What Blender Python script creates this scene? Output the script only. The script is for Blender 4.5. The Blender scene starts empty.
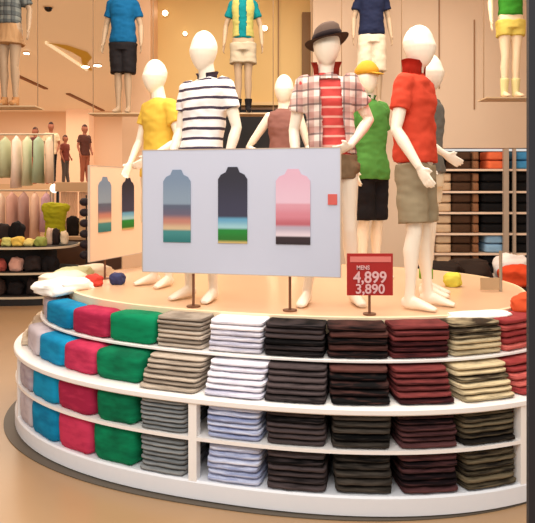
import bpy, bmesh, math, random
from mathutils import Vector, Matrix, noise
random.seed(7)
PI = math.pi
C = bpy.context.scene.collection

# ------------------------------------------------------------------ materials
def lin(c):
    return tuple(((v/255)/12.92 if v/255 <= .04045 else ((v/255+.055)/1.055)**2.4) for v in c) + (1,)
MATS = {}
def mat(name, rgb, rough=.6, spec=.4, emit=0, var=0, metal=0, noise_scale=6.0, bump=0, alpha=1, sheen=0, coat=0):
    if name in MATS: return MATS[name]
    m = bpy.data.materials.new(name); m.use_nodes = True
    nt = m.node_tree; b = nt.nodes['Principled BSDF']
    col = lin(rgb)
    b.inputs['Base Color'].default_value = col
    b.inputs['Roughness'].default_value = rough
    b.inputs['Specular IOR Level'].default_value = spec
    b.inputs['Metallic'].default_value = metal
    b.inputs['Sheen Weight'].default_value = sheen
    b.inputs['Coat Weight'].default_value = coat
    if emit:
        b.inputs['Emission Color'].default_value = col
        b.inputs['Emission Strength'].default_value = emit
    if alpha < 1: b.inputs['Alpha'].default_value = alpha
    tc = nt.nodes.new('ShaderNodeTexCoord')
    n = nt.nodes.new('ShaderNodeTexNoise'); n.inputs['Scale'].default_value = noise_scale
    n.inputs['Detail'].default_value = 4
    nt.links.new(tc.outputs['Object'], n.inputs['Vector'])
    if var:
        mr = nt.nodes.new('ShaderNodeMapRange'); mr.inputs['To Min'].default_value = 1-var; mr.inputs['To Max'].default_value = 1+var
        nt.links.new(n.outputs['Fac'], mr.inputs['Value'])
        h = nt.nodes.new('ShaderNodeHueSaturation'); h.inputs['Color'].default_value = col
        nt.links.new(mr.outputs[0], h.inputs['Value']); nt.links.new(h.outputs[0], b.inputs['Base Color'])
    if bump:
        bp = nt.nodes.new('ShaderNodeBump'); bp.inputs['Strength'].default_value = bump; bp.inputs['Distance'].default_value = .02
        nt.links.new(n.outputs['Fac'], bp.inputs['Height']); nt.links.new(bp.outputs[0], b.inputs['Normal'])
    MATS[name] = m; return m

def bands(name, axis, stops, period=None, rough=.8, wobble=0.0, interp='CONSTANT', offset=0.0, scale=1.0):
    """colour bands along one object axis; stops = [(pos 0..1, rgb)]; value = (coord-offset)/scale, repeated when period given"""
    m = bpy.data.materials.new(name); m.use_nodes = True
    nt = m.node_tree; N = nt.nodes.new; L = nt.links.new; b = nt.nodes['Principled BSDF']
    b.inputs['Roughness'].default_value = rough
    tc = N('ShaderNodeTexCoord'); sx = N('ShaderNodeSeparateXYZ'); L(tc.outputs['Object'], sx.inputs[0])
    v = sx.outputs['XYZ'.index(axis)]
    if wobble:
        n = N('ShaderNodeTexNoise'); n.inputs['Scale'].default_value = 5; L(tc.outputs['Object'], n.inputs['Vector'])
        ma = N('ShaderNodeMath'); ma.operation = 'MULTIPLY_ADD'; ma.inputs[1].default_value = wobble
        L(n.outputs['Fac'], ma.inputs[0]); L(v, ma.inputs[2]); v = ma.outputs[0]
    s = N('ShaderNodeMath'); s.operation = 'SUBTRACT'; s.inputs[1].default_value = offset; L(v, s.inputs[0])
    d = N('ShaderNodeMath'); d.operation = 'DIVIDE'; d.inputs[1].default_value = period or scale; L(s.outputs[0], d.inputs[0]); v = d.outputs[0]
    if period:
        f = N('ShaderNodeMath'); f.operation = 'FRACT'; L(v, f.inputs[0]); v = f.outputs[0]
    r = N('ShaderNodeValToRGB'); r.color_ramp.interpolation = interp
    e = r.color_ramp.elements
    e[0].position = stops[0][0]; e[0].color = lin(stops[0][1])
    e[1].position = stops[1][0]; e[1].color = lin(stops[1][1])
    for p, c in stops[2:]:
        k = e.new(p); k.color = lin(c)
    L(v, r.inputs[0]); L(r.outputs[0], b.inputs['Base Color'])
    m['ramp'] = r.name
    return m

def plaid(name, base, c1, c2, px, pz, rough=.85):
    m = bpy.data.materials.new(name); m.use_nodes = True
    nt = m.node_tree; N = nt.nodes.new; L = nt.links.new; b = nt.nodes['Principled BSDF']; b.inputs['Roughness'].default_value = rough
    tc = N('ShaderNodeTexCoord'); sx = N('ShaderNodeSeparateXYZ'); L(tc.outputs['Object'], sx.inputs[0])
    def stripe(ax, per, duty, off):
        a = N('ShaderNodeMath'); a.operation = 'MULTIPLY_ADD'; a.inputs[1].default_value = 1/per; a.inputs[2].default_value = off; L(sx.outputs[ax], a.inputs[0])
        f = N('ShaderNodeMath'); f.operation = 'FRACT'; L(a.outputs[0], f.inputs[0])
        l = N('ShaderNodeMath'); l.operation = 'LESS_THAN'; l.inputs[1].default_value = duty; L(f.outputs[0], l.inputs[0])
        return l.outputs[0]
    prev = None; colr = lin(base)
    for ax, per, duty, off, c, fac in ((0, px, .42, .1, c1, .6), (2, pz, .42, .2, c1, .6), (0, px, .14, .25, c2, .75), (2, pz, .14, .35, c2, .75)):
        mx = N('ShaderNodeMix'); mx.data_type = 'RGBA'
        s = N('ShaderNodeMath'); s.operation = 'MULTIPLY'; s.inputs[1].default_value = fac; L(stripe(ax, per, duty, off), s.inputs[0])
        L(s.outputs[0], mx.inputs['Factor'])
        if prev: L(prev, mx.inputs['A'])
        else: mx.inputs['A'].default_value = colr
        mx.inputs['B'].default_value = lin(c); prev = mx.outputs['Result']
    L(prev, b.inputs['Base Color']); return m

def cloth(name, dark, light, streak=.5, scale=22, rough=.9):
    """folded cloth: streaks running along the folds, each garment a little different"""
    if name in MATS: return MATS[name]
    m = bpy.data.materials.new(name); m.use_nodes = True
    nt = m.node_tree; N = nt.nodes.new; L = nt.links.new; b = nt.nodes['Principled BSDF']; b.inputs['Roughness'].default_value = rough
    b.inputs['Specular IOR Level'].default_value = .2
    tc = N('ShaderNodeTexCoord'); oi = N('ShaderNodeObjectInfo')
    mp = N('ShaderNodeMapping'); mp.inputs['Scale'].default_value = (1.2, .6, 2.2); L(tc.outputs['Generated'], mp.inputs[0])
    ad = N('ShaderNodeVectorMath'); ad.operation = 'MULTIPLY_ADD'; ad.inputs[1].default_value = (1, 1, 1)
    cb = N('ShaderNodeCombineXYZ'); ml = N('ShaderNodeMath'); ml.operation = 'MULTIPLY'; ml.inputs[1].default_value = 50; L(oi.outputs['Random'], ml.inputs[0])
    for k in range(3): L(ml.outputs[0], cb.inputs[k])
    L(mp.outputs[0], ad.inputs[0]); L(cb.outputs[0], ad.inputs[2])
    n = N('ShaderNodeTexNoise'); n.inputs['Scale'].default_value = 2.2; n.inputs['Detail'].default_value = 3; L(ad.outputs[0], n.inputs['Vector'])
    a = N('ShaderNodeMath'); a.operation = 'MULTIPLY_ADD'; a.inputs[1].default_value = .5; L(oi.outputs['Random'], a.inputs[0])
    sb = N('ShaderNodeMath'); sb.operation = 'SUBTRACT'; sb.inputs[1].default_value = .25; L(n.outputs['Fac'], sb.inputs[0]); L(sb.outputs[0], a.inputs[2])
    r = N('ShaderNodeValToRGB'); e = r.color_ramp.elements
    e[0].position = .5-streak/2; e[0].color = lin(dark); e[1].position = .5+streak/2; e[1].color = lin(light)
    L(a.outputs[0], r.inputs[0]); L(r.outputs[0], b.inputs['Base Color'])
    MATS[name] = m; return m

# ------------------------------------------------------------------ object helpers
def link(name, me, parent=None, m=None, loc=(0, 0, 0), rz=0, smooth=False):
    o = bpy.data.objects.new(name, me); C.objects.link(o)
    o.location = loc; o.rotation_euler = (0, 0, rz)
    if m is not None and me is not None and len(me.materials) == 0: me.materials.append(m)
    if smooth: me.polygons.foreach_set('use_smooth', [True]*len(me.polygons))
    if parent: o.parent = parent
    return o
def obj(name, bm, m, parent=None, smooth=False, **k):
    bmesh.ops.recalc_face_normals(bm, faces=bm.faces)
    me = bpy.data.meshes.new(name); bm.to_mesh(me); bm.free()
    return link(name, me, parent, m, smooth=smooth, **k)
def empty(name, loc=(0, 0, 0), rz=0):
    o = bpy.data.objects.new(name, None); C.objects.link(o); o.location = loc; o.rotation_euler = (0, 0, rz); o.empty_display_size = .1
    return o
def tag(o, label, cat, group=None, kind=None):
    o['label'] = label; o['category'] = cat
    if group: o['group'] = group
    if kind: o['kind'] = kind
    return o
def struct(name, bm, m, **k):
    o = obj(name, bm, m, **k); o['kind'] = 'structure'; return o
def BM(): return bmesh.new()
def box(bm, x0, x1, y0, y1, z0, z1, bev=0):
    r = bmesh.ops.create_cube(bm, size=1)
    vs = r['verts']
    for v in vs: v.co = Vector(((x0+x1)/2+v.co.x*(x1-x0), (y0+y1)/2+v.co.y*(y1-y0), (z0+z1)/2+v.co.z*(z1-z0)))
    if bev:
        es = list({e for v in vs for e in v.link_edges})
        bmesh.ops.bevel(bm, geom=es, offset=bev, segments=2, affect='EDGES', profile=.7)
    return bm
def frame_of(t, ref):
    x = ref.cross(t)
    if x.length < 1e-4: x = Vector((1, 0, 0)).cross(t)
    x.normalize(); return x, t.cross(x).normalized()
def tube(bm, pts, radii, n=14, ref=(0, 1, 0), cap=True):
    """loft of rings along a path; radius may be (a, b)"""
    pts = [Vector(p) for p in pts]; ref = Vector(ref); rings = []
    L = len(pts)
    for i, p in enumerate(pts):
        t = (pts[min(i+1, L-1)]-pts[max(i-1, 0)]).normalized()
        x, y = frame_of(t, ref)
        r = radii[i] if isinstance(radii, (list, tuple)) else radii
        a, b = r if isinstance(r, (list, tuple)) else (r, r)
        rings.append([bm.verts.new(p+x*(a*math.cos(2*PI*k/n))+y*(b*math.sin(2*PI*k/n))) for k in range(n)])
    for i in range(L-1):
        for k in range(n):
            bm.faces.new((rings[i][k], rings[i][(k+1) % n], rings[i+1][(k+1) % n], rings[i+1][k]))
    if cap: bm.faces.new(rings[0]); bm.faces.new(rings[-1])
    return bm
def loft(bm, rings, n=28, p=2.0, f=lambda v: v, cap=True):
    """rings = (cx, cy, z, rx, ry); horizontal superellipse sections"""
    R = []
    for cx, cy, z, rx, ry in rings:
        row = []
        for k in range(n):
            a = 2*PI*k/n; c, s = math.cos(a), math.sin(a)
            row.append(bm.verts.new(f(Vector((cx+rx*math.copysign(abs(c)**(2/p), c), cy+ry*math.copysign(abs(s)**(2/p), s), z)))))
        R.append(row)
    for i in range(len(R)-1):
        for k in range(n): bm.faces.new((R[i][k], R[i][(k+1) % n], R[i+1][(k+1) % n], R[i+1][k]))
    if cap: bm.faces.new(R[0]); bm.faces.new(R[-1])
    return bm
def ball(bm, c, r, s=(1, 1, 1), u=14, v=10):
    rr = bmesh.ops.create_uvsphere(bm, u_segments=u, v_segments=v, radius=r)
    for q in rr['verts']: q.co = Vector((q.co.x*s[0]+c[0], q.co.y*s[1]+c[1], q.co.z*s[2]+c[2]))
    return bm
def cyl(bm, c, r, h, n=20, r2=None):
    return loft(bm, [(c[0], c[1], c[2], r, r), (c[0], c[1], c[2]+h, r if r2 is None else r2, r if r2 is None else r2)], n=n)
def fuse(bm, voxel, smooth=3, wrinkle=0, seed=0, wf=(7, 7, 12), cut=None):
    """weld overlapping closed lofts into one continuous skin"""
    bmesh.ops.recalc_face_normals(bm, faces=bm.faces)
    me = bpy.data.meshes.new('tmp'); bm.to_mesh(me); bm.free()
    o = bpy.data.objects.new('tmp', me); C.objects.link(o)
    r = o.modifiers.new('r', 'REMESH'); r.mode = 'VOXEL'; r.voxel_size = voxel; r.adaptivity = 0
    s = o.modifiers.new('s', 'SMOOTH'); s.iterations = smooth; s.factor = .5
    dg = bpy.context.evaluated_depsgraph_get(); dg.update()
    out = bpy.data.meshes.new_from_object(o.evaluated_get(dg))
    C.objects.unlink(o); bpy.data.objects.remove(o); bpy.data.meshes.remove(me)
    if wrinkle:
        sv = Vector((seed*3.1, seed*1.7, seed*.9))
        nr = [v.normal.copy() for v in out.vertices]
        for v, nn in zip(out.vertices, nr):
            q = Vector((v.co.x*wf[0], v.co.y*wf[1], v.co.z*wf[2]))+sv
            v.co += nn*(wrinkle*(noise.noise(q)+.5*noise.noise(q*2.3)))
    if cut:
        b = bmesh.new(); b.from_mesh(out)
        bmesh.ops.delete(b, geom=[f for f in b.faces if cut(f.calc_center_median())], context='FACES')
        b.to_mesh(out); b.free()
    out.polygons.foreach_set('use_smooth', [True]*len(out.polygons))
    return out

# ------------------------------------------------------------------ palette
WHITE = mat('white_lacquer', (248, 243, 238), .35, .5, var=.02)
PLINTH = mat('white_plinth', (235, 236, 240), .4, .5, var=.02)
DARKIN = mat('painted_shade_interior', (26, 22, 22), .8)  # near-black colour stands for the shade behind and between the stacks
WOOD = mat('pale_wood_top', (226, 184, 146), .3, .5, var=.06, noise_scale=2.5)
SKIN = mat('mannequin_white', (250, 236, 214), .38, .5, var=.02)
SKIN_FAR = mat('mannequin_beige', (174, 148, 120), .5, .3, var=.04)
METAL = mat('brushed_metal', (176, 162, 142), .35, .5, metal=.6)
BRONZE = mat('bronze_post', (120, 78, 54), .4, .5, metal=.3)
BLACK = mat('black_metal', (20, 18, 18), .5)

# ------------------------------------------------------------------ camera
cam = bpy.data.cameras.new('camera'); co = bpy.data.objects.new('camera', cam); C.objects.link(co)
co.location = (0, 0, 1.73); co.rotation_euler = (PI/2, 0, 0)
cam.sensor_width = 36; cam.lens = 620/535*36; cam.shift_y = -71.5/535; cam.clip_start = .05
bpy.context.scene.camera = co

# ------------------------------------------------------------------ the setting
m_floor = mat('tan_floor', (168, 134, 98), .28, .45, var=.10, noise_scale=1.3)
m_ceil = mat('self_lit_ceiling', (224, 190, 146), .6, .3, emit=.34, var=.03, noise_scale=.5)  # slight glow added to brighten the ceiling, which only gets bounce light
m_wall = mat('warm_wall', (216, 190, 164), .7, .3, var=.03, noise_scale=.8)
m_gold = mat('golden_wall', (222, 186, 118), .5, .4, var=.05, noise_scale=.6)
m_peach = mat('peach_wall', (244, 212, 182), .7, .2, var=.04, noise_scale=.4)
m_seam = mat('seam', (150, 112, 78), .6)
struct('floor', box(BM(), -14, 7, -3, 26, -.1, 0), m_floor)
struct('ceiling', box(BM(), -14, 7, 3.2, 26, 4.9, 5.0), m_ceil)
struct('wall_back', box(BM(), -14, -1.5, 25, 25.2, 0, 4.9), m_peach)
struct('wall_left', box(BM(), -14.2, -14, 3.2, 25, 0, 4.9), m_peach)
struct('wall_right', box(BM(), 7, 7.2, 3.2, 10, 0, 4.9), m_wall)
bm = BM(); box(bm, .66, 2.42, 9.0, 9.2, 0, 4.9); box(bm, 2.42, 7, 9.0, 9.2, 2.34, 4.9); box(bm, 2.42, 7, 9.75, 9.95, 0, 2.34); box(bm, 5.2, 7, 9.0, 9.2, 0, 2.34)
struct('wall_back_right', bm, m_wall)
bm = BM(); box(bm, -1.78, .66, 9.6, 9.8, 0, 4.9)
struct('wall_back_middle', bm, m_gold)
struct('trim_1', box(BM(), -2.11, -1.70, 9.0, 9.9, 0, 4.9), mat('pinkish_column', (226, 184, 146), .6, .3, var=.03))
# seams and strips of the wall panelling
struct('trim_2', box(BM(), .53, .66, 9.48, 9.6, 2.9, 4.45), mat('olive_strip', (122, 84, 34), .5, .4))
bm = BM()
for x, z0, z1 in ((2.49, 3.2, 4.9), (3.0, 2.9, 4.2), (1.62, 2.6, 4.9)): box(bm, x-.008, x+.008, 8.985, 9.01, z0, z1)
struct('trim_3', bm, m_seam)
struct('trim_4', box(BM(), -1.7, .66, 9.42, 9.6, 3.02, 3.07), mat('gold_ledge', (226, 188, 128), .4))
struct('trim_5', box(BM(), .16, .175, 9.57, 9.61, 3.07, 4.9), m_seam)
# distant hall: raised gallery slab, glowing pillar, slots in the ceiling
struct('trim_6', box(BM(), -9.5, -5.2, 17.4, 18.6, 1.72, 1.9), mat('gallery_slab', (222, 186, 146), .6))
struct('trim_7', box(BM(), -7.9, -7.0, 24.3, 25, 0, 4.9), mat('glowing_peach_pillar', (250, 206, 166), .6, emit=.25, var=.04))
bm = BM(); box(bm, -6.95, -6.83, 17.0, 19.3, 4.86, 4.905); box(bm, -6.6, -6.46, 20.3, 24.6, 4.86, 4.905)
struct('trim_8', bm, mat('brown_slot', (140, 84, 30), .6))
# dark frame of the shop front close to the camera
m_frame = mat('dark_frame', (30, 30, 36), .4, .5)
bm = BM(); box(bm, .629, .647, 1.492, 1.506, 0, 4.9); box(bm, .645, .66, 1.496, 1.504, 0, 4.9)
struct('trim_10', bm, m_frame)
struct('trim_11', box(BM(), .655, .80, 1.494, 1.506, 0, 4.9), mat('grey_frame', (72, 72, 78), .35, .5))

# ------------------------------------------------------------------ rounded display podium
X0, Y0, RA, RB, TH, NN = .18581, 5.04744, 2.16009, 1.69967, -.28439, 2.27587
def rail(turn, ins):
    t = 2*PI*turn; c, s = math.cos(t), math.sin(t)
    u = RA*math.copysign(abs(c)**(2/NN), c); v = RB*math.copysign(abs(s)**(2/NN), s)
    nu = math.copysign(abs(u/RA)**(NN-1)/RA, u); nv = math.copysign(abs(v/RB)**(NN-1)/RB, v)
    l = math.hypot(nu, nv); u -= ins*nu/l; v -= ins*nv/l
    ct, st = math.cos(TH), math.sin(TH)
    return Vector((X0+u*ct-v*st, Y0+u*st+v*ct, 0))
def band(bm, prof, t0=0, t1=1, n=160):
    """profile of (inset, z) swept along the rail"""
    closed = abs(t1-t0-1) < 1e-6
    R = []
    for i in range(n if closed else n+1):
        t = t0+(t1-t0)*i/n
        R.append([bm.verts.new(rail(t, a)+Vector((0, 0, z))) for a, z in prof])
    m = len(prof)
    for i in range(len(R) if closed else len(R)-1):
        A, B = R[i], R[(i+1) % len(R)]
        for k in range(m): bm.faces.new((A[k], A[(k+1) % m], B[(k+1) % m], B[k]))
    if not closed: bm.faces.new(R[0]); bm.faces.new(R[-1])
    return bm
def slab(bm, ins, z0, z1, n=160):
    lo = [bm.verts.new(rail(i/n, ins)+Vector((0, 0, z0))) for i in range(n)]
    hi = [bm.verts.new(rail(i/n, ins)+Vector((0, 0, z1))) for i in range(n)]
    for i in range(n): bm.faces.new((lo[i], lo[(i+1) % n], hi[(i+1) % n], hi[i]))
    bm.faces.new(lo); bm.faces.new(hi); return bm
pod = empty('display_podium', (X0, Y0, 0))
tag(pod, 'large rounded white display podium with curved shelves and pale wooden top', 'display stand')
def pchild(name, bm, m, **k):
    o = obj(name, bm, m, pod, **k); o.location = (-X0, -Y0, 0); return o
bm = BM(); band(bm, [(0.0, .008), (-.008, .014), (-.008, .105), (.002, .115), (.42, .115), (.42, .008)])
pchild('plinth', bm, PLINTH)
bm = BM(); band(bm, [(-.004, .336), (-.004, .356), (.42, .356), (.42, .336)]); pchild('shelf', bm, WHITE)
bm = BM(); band(bm, [(-.010, .542), (-.016, .548), (-.016, .572), (-.01, .578), (.42, .578), (.42, .542)]); pchild('ledge_shelf', bm, WHITE)
bm = BM(); band(bm, [(.175, .768), (.170, .771), (.170, .782), (.175, .785), (.46, .785), (.46, .768)]); pchild('upper_shelf', bm, WHITE)
bm = BM(); band(bm, [(.37, .16), (.37, .56), (.43, .56), (.43, .955), (.60, .955), (.60, .16)]); pchild('back_panel', bm, DARKIN)
bm = BM(); slab(bm, .39, .955, .978)
pchild('wooden_top', bm, WOOD)
bm = BM(); band(bm, [(.375, .880), (.375, .980), (.395, .983), (.395, .880)]); pchild('top_rim', bm, mat('cream_rim', (246, 222, 184), .4))
for t, w in ((.7434, .0028), (.8800, .0048), (.6100, .003), (.5500, .003), (.96, .004), (.06, .004), (.16, .004), (.25, .004), (.34, .004), (.44, .004)):
    bm = BM(); band(bm, [(-.004, .11), (-.004, .55), (.05, .55), (.05, .11)], t-w/2, t+w/2, 2)
    pchild('divider', bm, WHITE)
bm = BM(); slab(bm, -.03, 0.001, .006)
o = obj('shadow_sheet', bm, mat('painted_shadow_grey', (92, 82, 70), .5, .4)); o.location = (-.06, 0, 0)  # thin dark sheet stands for the podium's shadow on the floor
o['kind'] = 'structure'; o.name = 'podium_shadow_sheet'

# ------------------------------------------------------------------ folded shirts
def shirt_mesh(seed, soft):
    bm = BM(); bmesh.ops.create_cube(bm, size=2)
    bmesh.ops.subdivide_edges(bm, edges=bm.edges[:], cuts=7, use_grid_fill=True)
    ex = 4.2 if soft else 3.4
    for v in bm.verts:
        x, y, z = v.co
        # rounded plan corners, bulging folded front edge
        e_ = ex if z > 0 or not soft else 14
        r = (abs(y)**e_+abs(z)**e_)**(1/e_); m_ = max(abs(y), abs(z))
        if r > 0: y, z = y*m_/r, z*m_/r
        r = (abs(x)**7+abs(z)**7)**(1/7); m_ = max(abs(x), abs(z))
        if r > 0: x, z = x*m_/r, z*m_/r
        r = (abs(x)**9+abs(y)**9)**(1/9); m_ = max(abs(x), abs(y))
        if r > 0: x, y = x*m_/r, y*m_/r
        q = Vector((x*2+seed*5, y*2, z*.6+seed))
        y += .05*noise.noise(q*1.1); x += .02*noise.noise(q*1.7+Vector((9, 0, 0))); z += (.07 if soft else .14)*noise.noise(Vector((x*1.6+seed*3, y*1.3, seed)))
        v.co = Vector((x/2, y/2, z/2))
    bmesh.ops.recalc_face_normals(bm, faces=bm.faces)
    me = bpy.data.meshes.new('folded_shirt'); bm.to_mesh(me); bm.free()
    me.materials.append(None); me.polygons.foreach_set('use_smooth', [True]*len(me.polygons))
    return me
THIN = [shirt_mesh(i+1, False) for i in range(5)]
SOFT = [shirt_mesh(i+11, True) for i in range(4)]
ORD = ['topmost', 'second from top', 'third from top', 'fourth from top', 'fifth from top', 'sixth from top', 'seventh from top']
TIER = {1: 'top tier', 2: 'second tier', 3: 'third tier', 4: 'lowest tier'}
COLS = {  # adjective, dark, light, layers, soft
 'cream': ('cream', (214, 190, 158), (246, 228, 200), 3, True),
 'stone': ('stone beige', (176, 154, 130), (214, 194, 168), 3, True),
 'lilac': ('pale lilac grey', (158, 146, 158), (196, 184, 188), 2, True),
 'cyan': ('cyan blue', (4, 112, 156), (16, 146, 190), 2, True),
 'rasp': ('raspberry red', (160, 34, 68), (204, 58, 92), 2, True),
 'green': ('green', (0, 94, 62), (4, 134, 88), 2, True),
 'grey': ('grey', (122, 118, 114), (178, 172, 166), 7, False),
 'white': ('white', (186, 184, 202), (255, 250, 252), 6, False),
 'black': ('plain black', (5, 3, 4), (80, 68, 68), 6, False),  # light tone here and in the next entry paints fold highlights
 'brownblack': ('black and brown', (6, 4, 5), (96, 58, 52), 5, False),
 'maroon': ('maroon', (48, 14, 18), (126, 56, 54), 6, False),
 'olive': ('olive and beige striped', (54, 42, 30), (216, 196, 156), 6, False),
 'pink': ('rose red', (150, 54, 54), (214, 110, 100), 5, False),
 'orange': ('orange red', (206, 66, 30), (240, 120, 60), 3, True),
}
spec = {
 1: (.185, .785, .974, [('lilac', .5905, .6158), ('cyan', .6165, .6575), ('rasp', .6597, .6915), ('green', .6923, .72), ('grey', .721, .7422), ('white', .743, .7612), ('black', .762, .787), ('brownblack', .7883, .816), ('maroon', .8175, .8482), ('olive', .8495, .883), ('pink', .8848, .921), ('orange', .925, .96),
      ('stone', .562, .589), ('cream', .53, .559), ('cream', .50, .528)]),
 2: (.02, .578, .757, [('lilac', .6, .6342), ('cyan', .6350, .6657), ('rasp', .6662, .6913), ('green', .692, .718), ('grey', .72, .7442), ('white', .7447, .7635), ('black', .7643, .7877), ('brownblack', .7893, .8143), ('maroon', .8177, .8438), ('olive', .848, .8785), ('pink', .882, .916),
      ('stone', .57, .598), ('cream', .54, .567)]),
 3: (.006, .356, .542, [('lilac', .6125, .6382), ('cyan', .6390, .6683), ('rasp', .669, .6955), ('green', .6975, .719), ('grey', .721, .7408), ('white', .7462, .763), ('black', .7655, .788), ('brownblack', .7903, .8145), ('maroon', .8173, .8438), ('olive', .8458, .8762), ('pink', .8855, .92)]),
 4: (.006, .115, .334, [('lilac', .6125, .6382), ('cyan', .6390, .6683), ('rasp', .669, .6943), ('green', .6955, .719), ('grey', .721, .7408), ('white', .7462, .763), ('black', .7655, .788), ('brownblack', .791, .8147), ('maroon', .8183, .8448), ('olive', .8472, .8765), ('pink', .8855, .92)]),
}
for tier, (ins, z0, z1, cols) in spec.items():
    ncream = 0
    for key, ta, tb in cols:
        adj, dk, lt, nl, soft = COLS[key]
        if soft and key not in ('cream', 'stone', 'orange'): nl = 1
        low = tier >= 3  # lower tiers lie in shade, which is put into their cloth colours
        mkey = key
        if key == 'olive' and low: mkey = 'olive_shaded'; dk, lt = (26, 20, 16), (118, 104, 80)
        if key == 'maroon' and low: mkey = 'maroon_shaded'; dk, lt = (20, 8, 12), (96, 58, 58)
        if key == 'brownblack' and low: mkey = 'bb_shaded'; dk, lt = (3, 2, 2), (76, 68, 60)
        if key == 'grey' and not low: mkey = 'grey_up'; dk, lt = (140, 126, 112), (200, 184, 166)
        if key == 'white' and low: mkey = 'white_shaded'; dk, lt = (150, 160, 196), (236, 240, 255)
        if key == 'grey' and low: mkey = 'grey_shaded'; dk, lt = (108, 112, 114), (148, 150, 150)
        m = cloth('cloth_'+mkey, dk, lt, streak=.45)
        A, B = rail(ta, ins), rail(tb, ins); w = (B-A).length
        mid = rail((ta+tb)/2, ins); tan = (B-A).normalized(); nrm = Vector((-tan.y, tan.x, 0))   # inward
        if (Vector((X0, Y0, 0))-mid).dot(nrm) < 0: nrm = -nrm
        depth = .19 if tier == 1 else .27 if tier == 2 else .32
        dz = {'lilac': .045, 'cyan': .034, 'rasp': .024, 'green': .012}.get(key, 0)*(tier == 1)
        H = z1-z0-dz; fill = {1: .985, 2: .97, 3: 1.02 if soft else .95, 4: 1.02 if soft else .90}[tier]
        if key == 'cream': ncream += 1
        step = H*fill/nl
        for k in range(nl):        # k = 0 is the bottom one
            me = (SOFT if soft else THIN)[random.randrange(4 if soft else 5)]
            o = bpy.data.objects.new('folded_shirt', me); C.objects.link(o)
            o.material_slots[0].link = 'OBJECT'; o.material_slots[0].material = m
            th = step*1.02
            lean = .115*(k+.5)/nl if tier == 2 else .01*(k+.5)/nl
            wob = .002 if soft else .006
            p = mid+nrm*(depth/2+lean+random.uniform(-wob, wob))+tan*random.uniform(-wob, wob)
            o.location = (p.x, p.y, z0+step*(k+.5)+.002)
            ang = math.atan2(tan.y, tan.x)
            if nrm.dot(Vector((-math.sin(ang), math.cos(ang), 0))) < 0: ang += PI
            o.rotation_euler = (0, 0, ang+random.uniform(-.02, .02))
            o.scale = (w*.985*(1 if soft else random.uniform(.97, 1.0)), depth, th)
            rank = ORD[nl-1-k]
            extra = ''; rank_ = rank
            if key == 'cream': extra = ', beside the beige stack' if ncream == 1 else ', furthest round at left'
            lab = f'{adj} folded shirt, {rank} of its stack on the {TIER[tier]} of the podium{extra}'
            if nl == 1: lab = f'{adj} folded shirt bundle filling its place on the {TIER[tier]} of the podium'
            if len(lab.split()) > 16: lab = f'{adj} folded shirt, {rank} in its {TIER[tier]} stack{extra}'
            tag(o, lab, 'shirt', f'{adj} folded shirts on the {TIER[tier]}')

# ------------------------------------------------------------------ mannequins and figures
def hand(bm, wrist, d, palm_n, thumb, s=1.0, curl=.35):
    """palm, four unequal bent fingers and a thumb"""
    d = Vector(d).normalized(); pn = Vector(palm_n); pn = (pn-d*pn.dot(d)).normalized(); side = d.cross(pn).normalized()
    if side.dot(Vector(thumb)) < 0: side = -side
    w = Vector(wrist)
    tube(bm, [w-d*.01*s, w+d*.03*s, w+d*.065*s, w+d*.092*s], [(.026*s, .017*s), (.037*s, .017*s), (.042*s, .015*s), (.038*s, .012*s)], ref=pn, n=12)
    for i, (off, ln) in enumerate(((.030, .070), (.010, .080), (-.010, .074), (-.030, .058))):
        b = w+d*.085*s+side*off*s; c = curl*(1+.12*i)
        p1 = b+(d+side*off*2.2).normalized()*ln*.45*s
        d2 = (d*math.cos(c)+pn*math.sin(c)).normalized(); p2 = p1+d2*ln*.33*s
        d3 = (d*math.cos(2*c)+pn*math.sin(2*c)).normalized(); p3 = p2+d3*ln*.27*s
        tube(bm, [b-d*.015*s, p1, p2, p3], [.0095*s, .0088*s, .008*s, .0062*s], n=8, ref=side)
    b = w+d*.025*s+side*.03*s
    tube(bm, [b-side*.012*s, b+(side*.7+d*.8)*.03*s, b+(side*.75+d*1.5+pn*.5)*.034*s], [.013*s, .0105*s, .0075*s], n=8, ref=pn)

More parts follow.
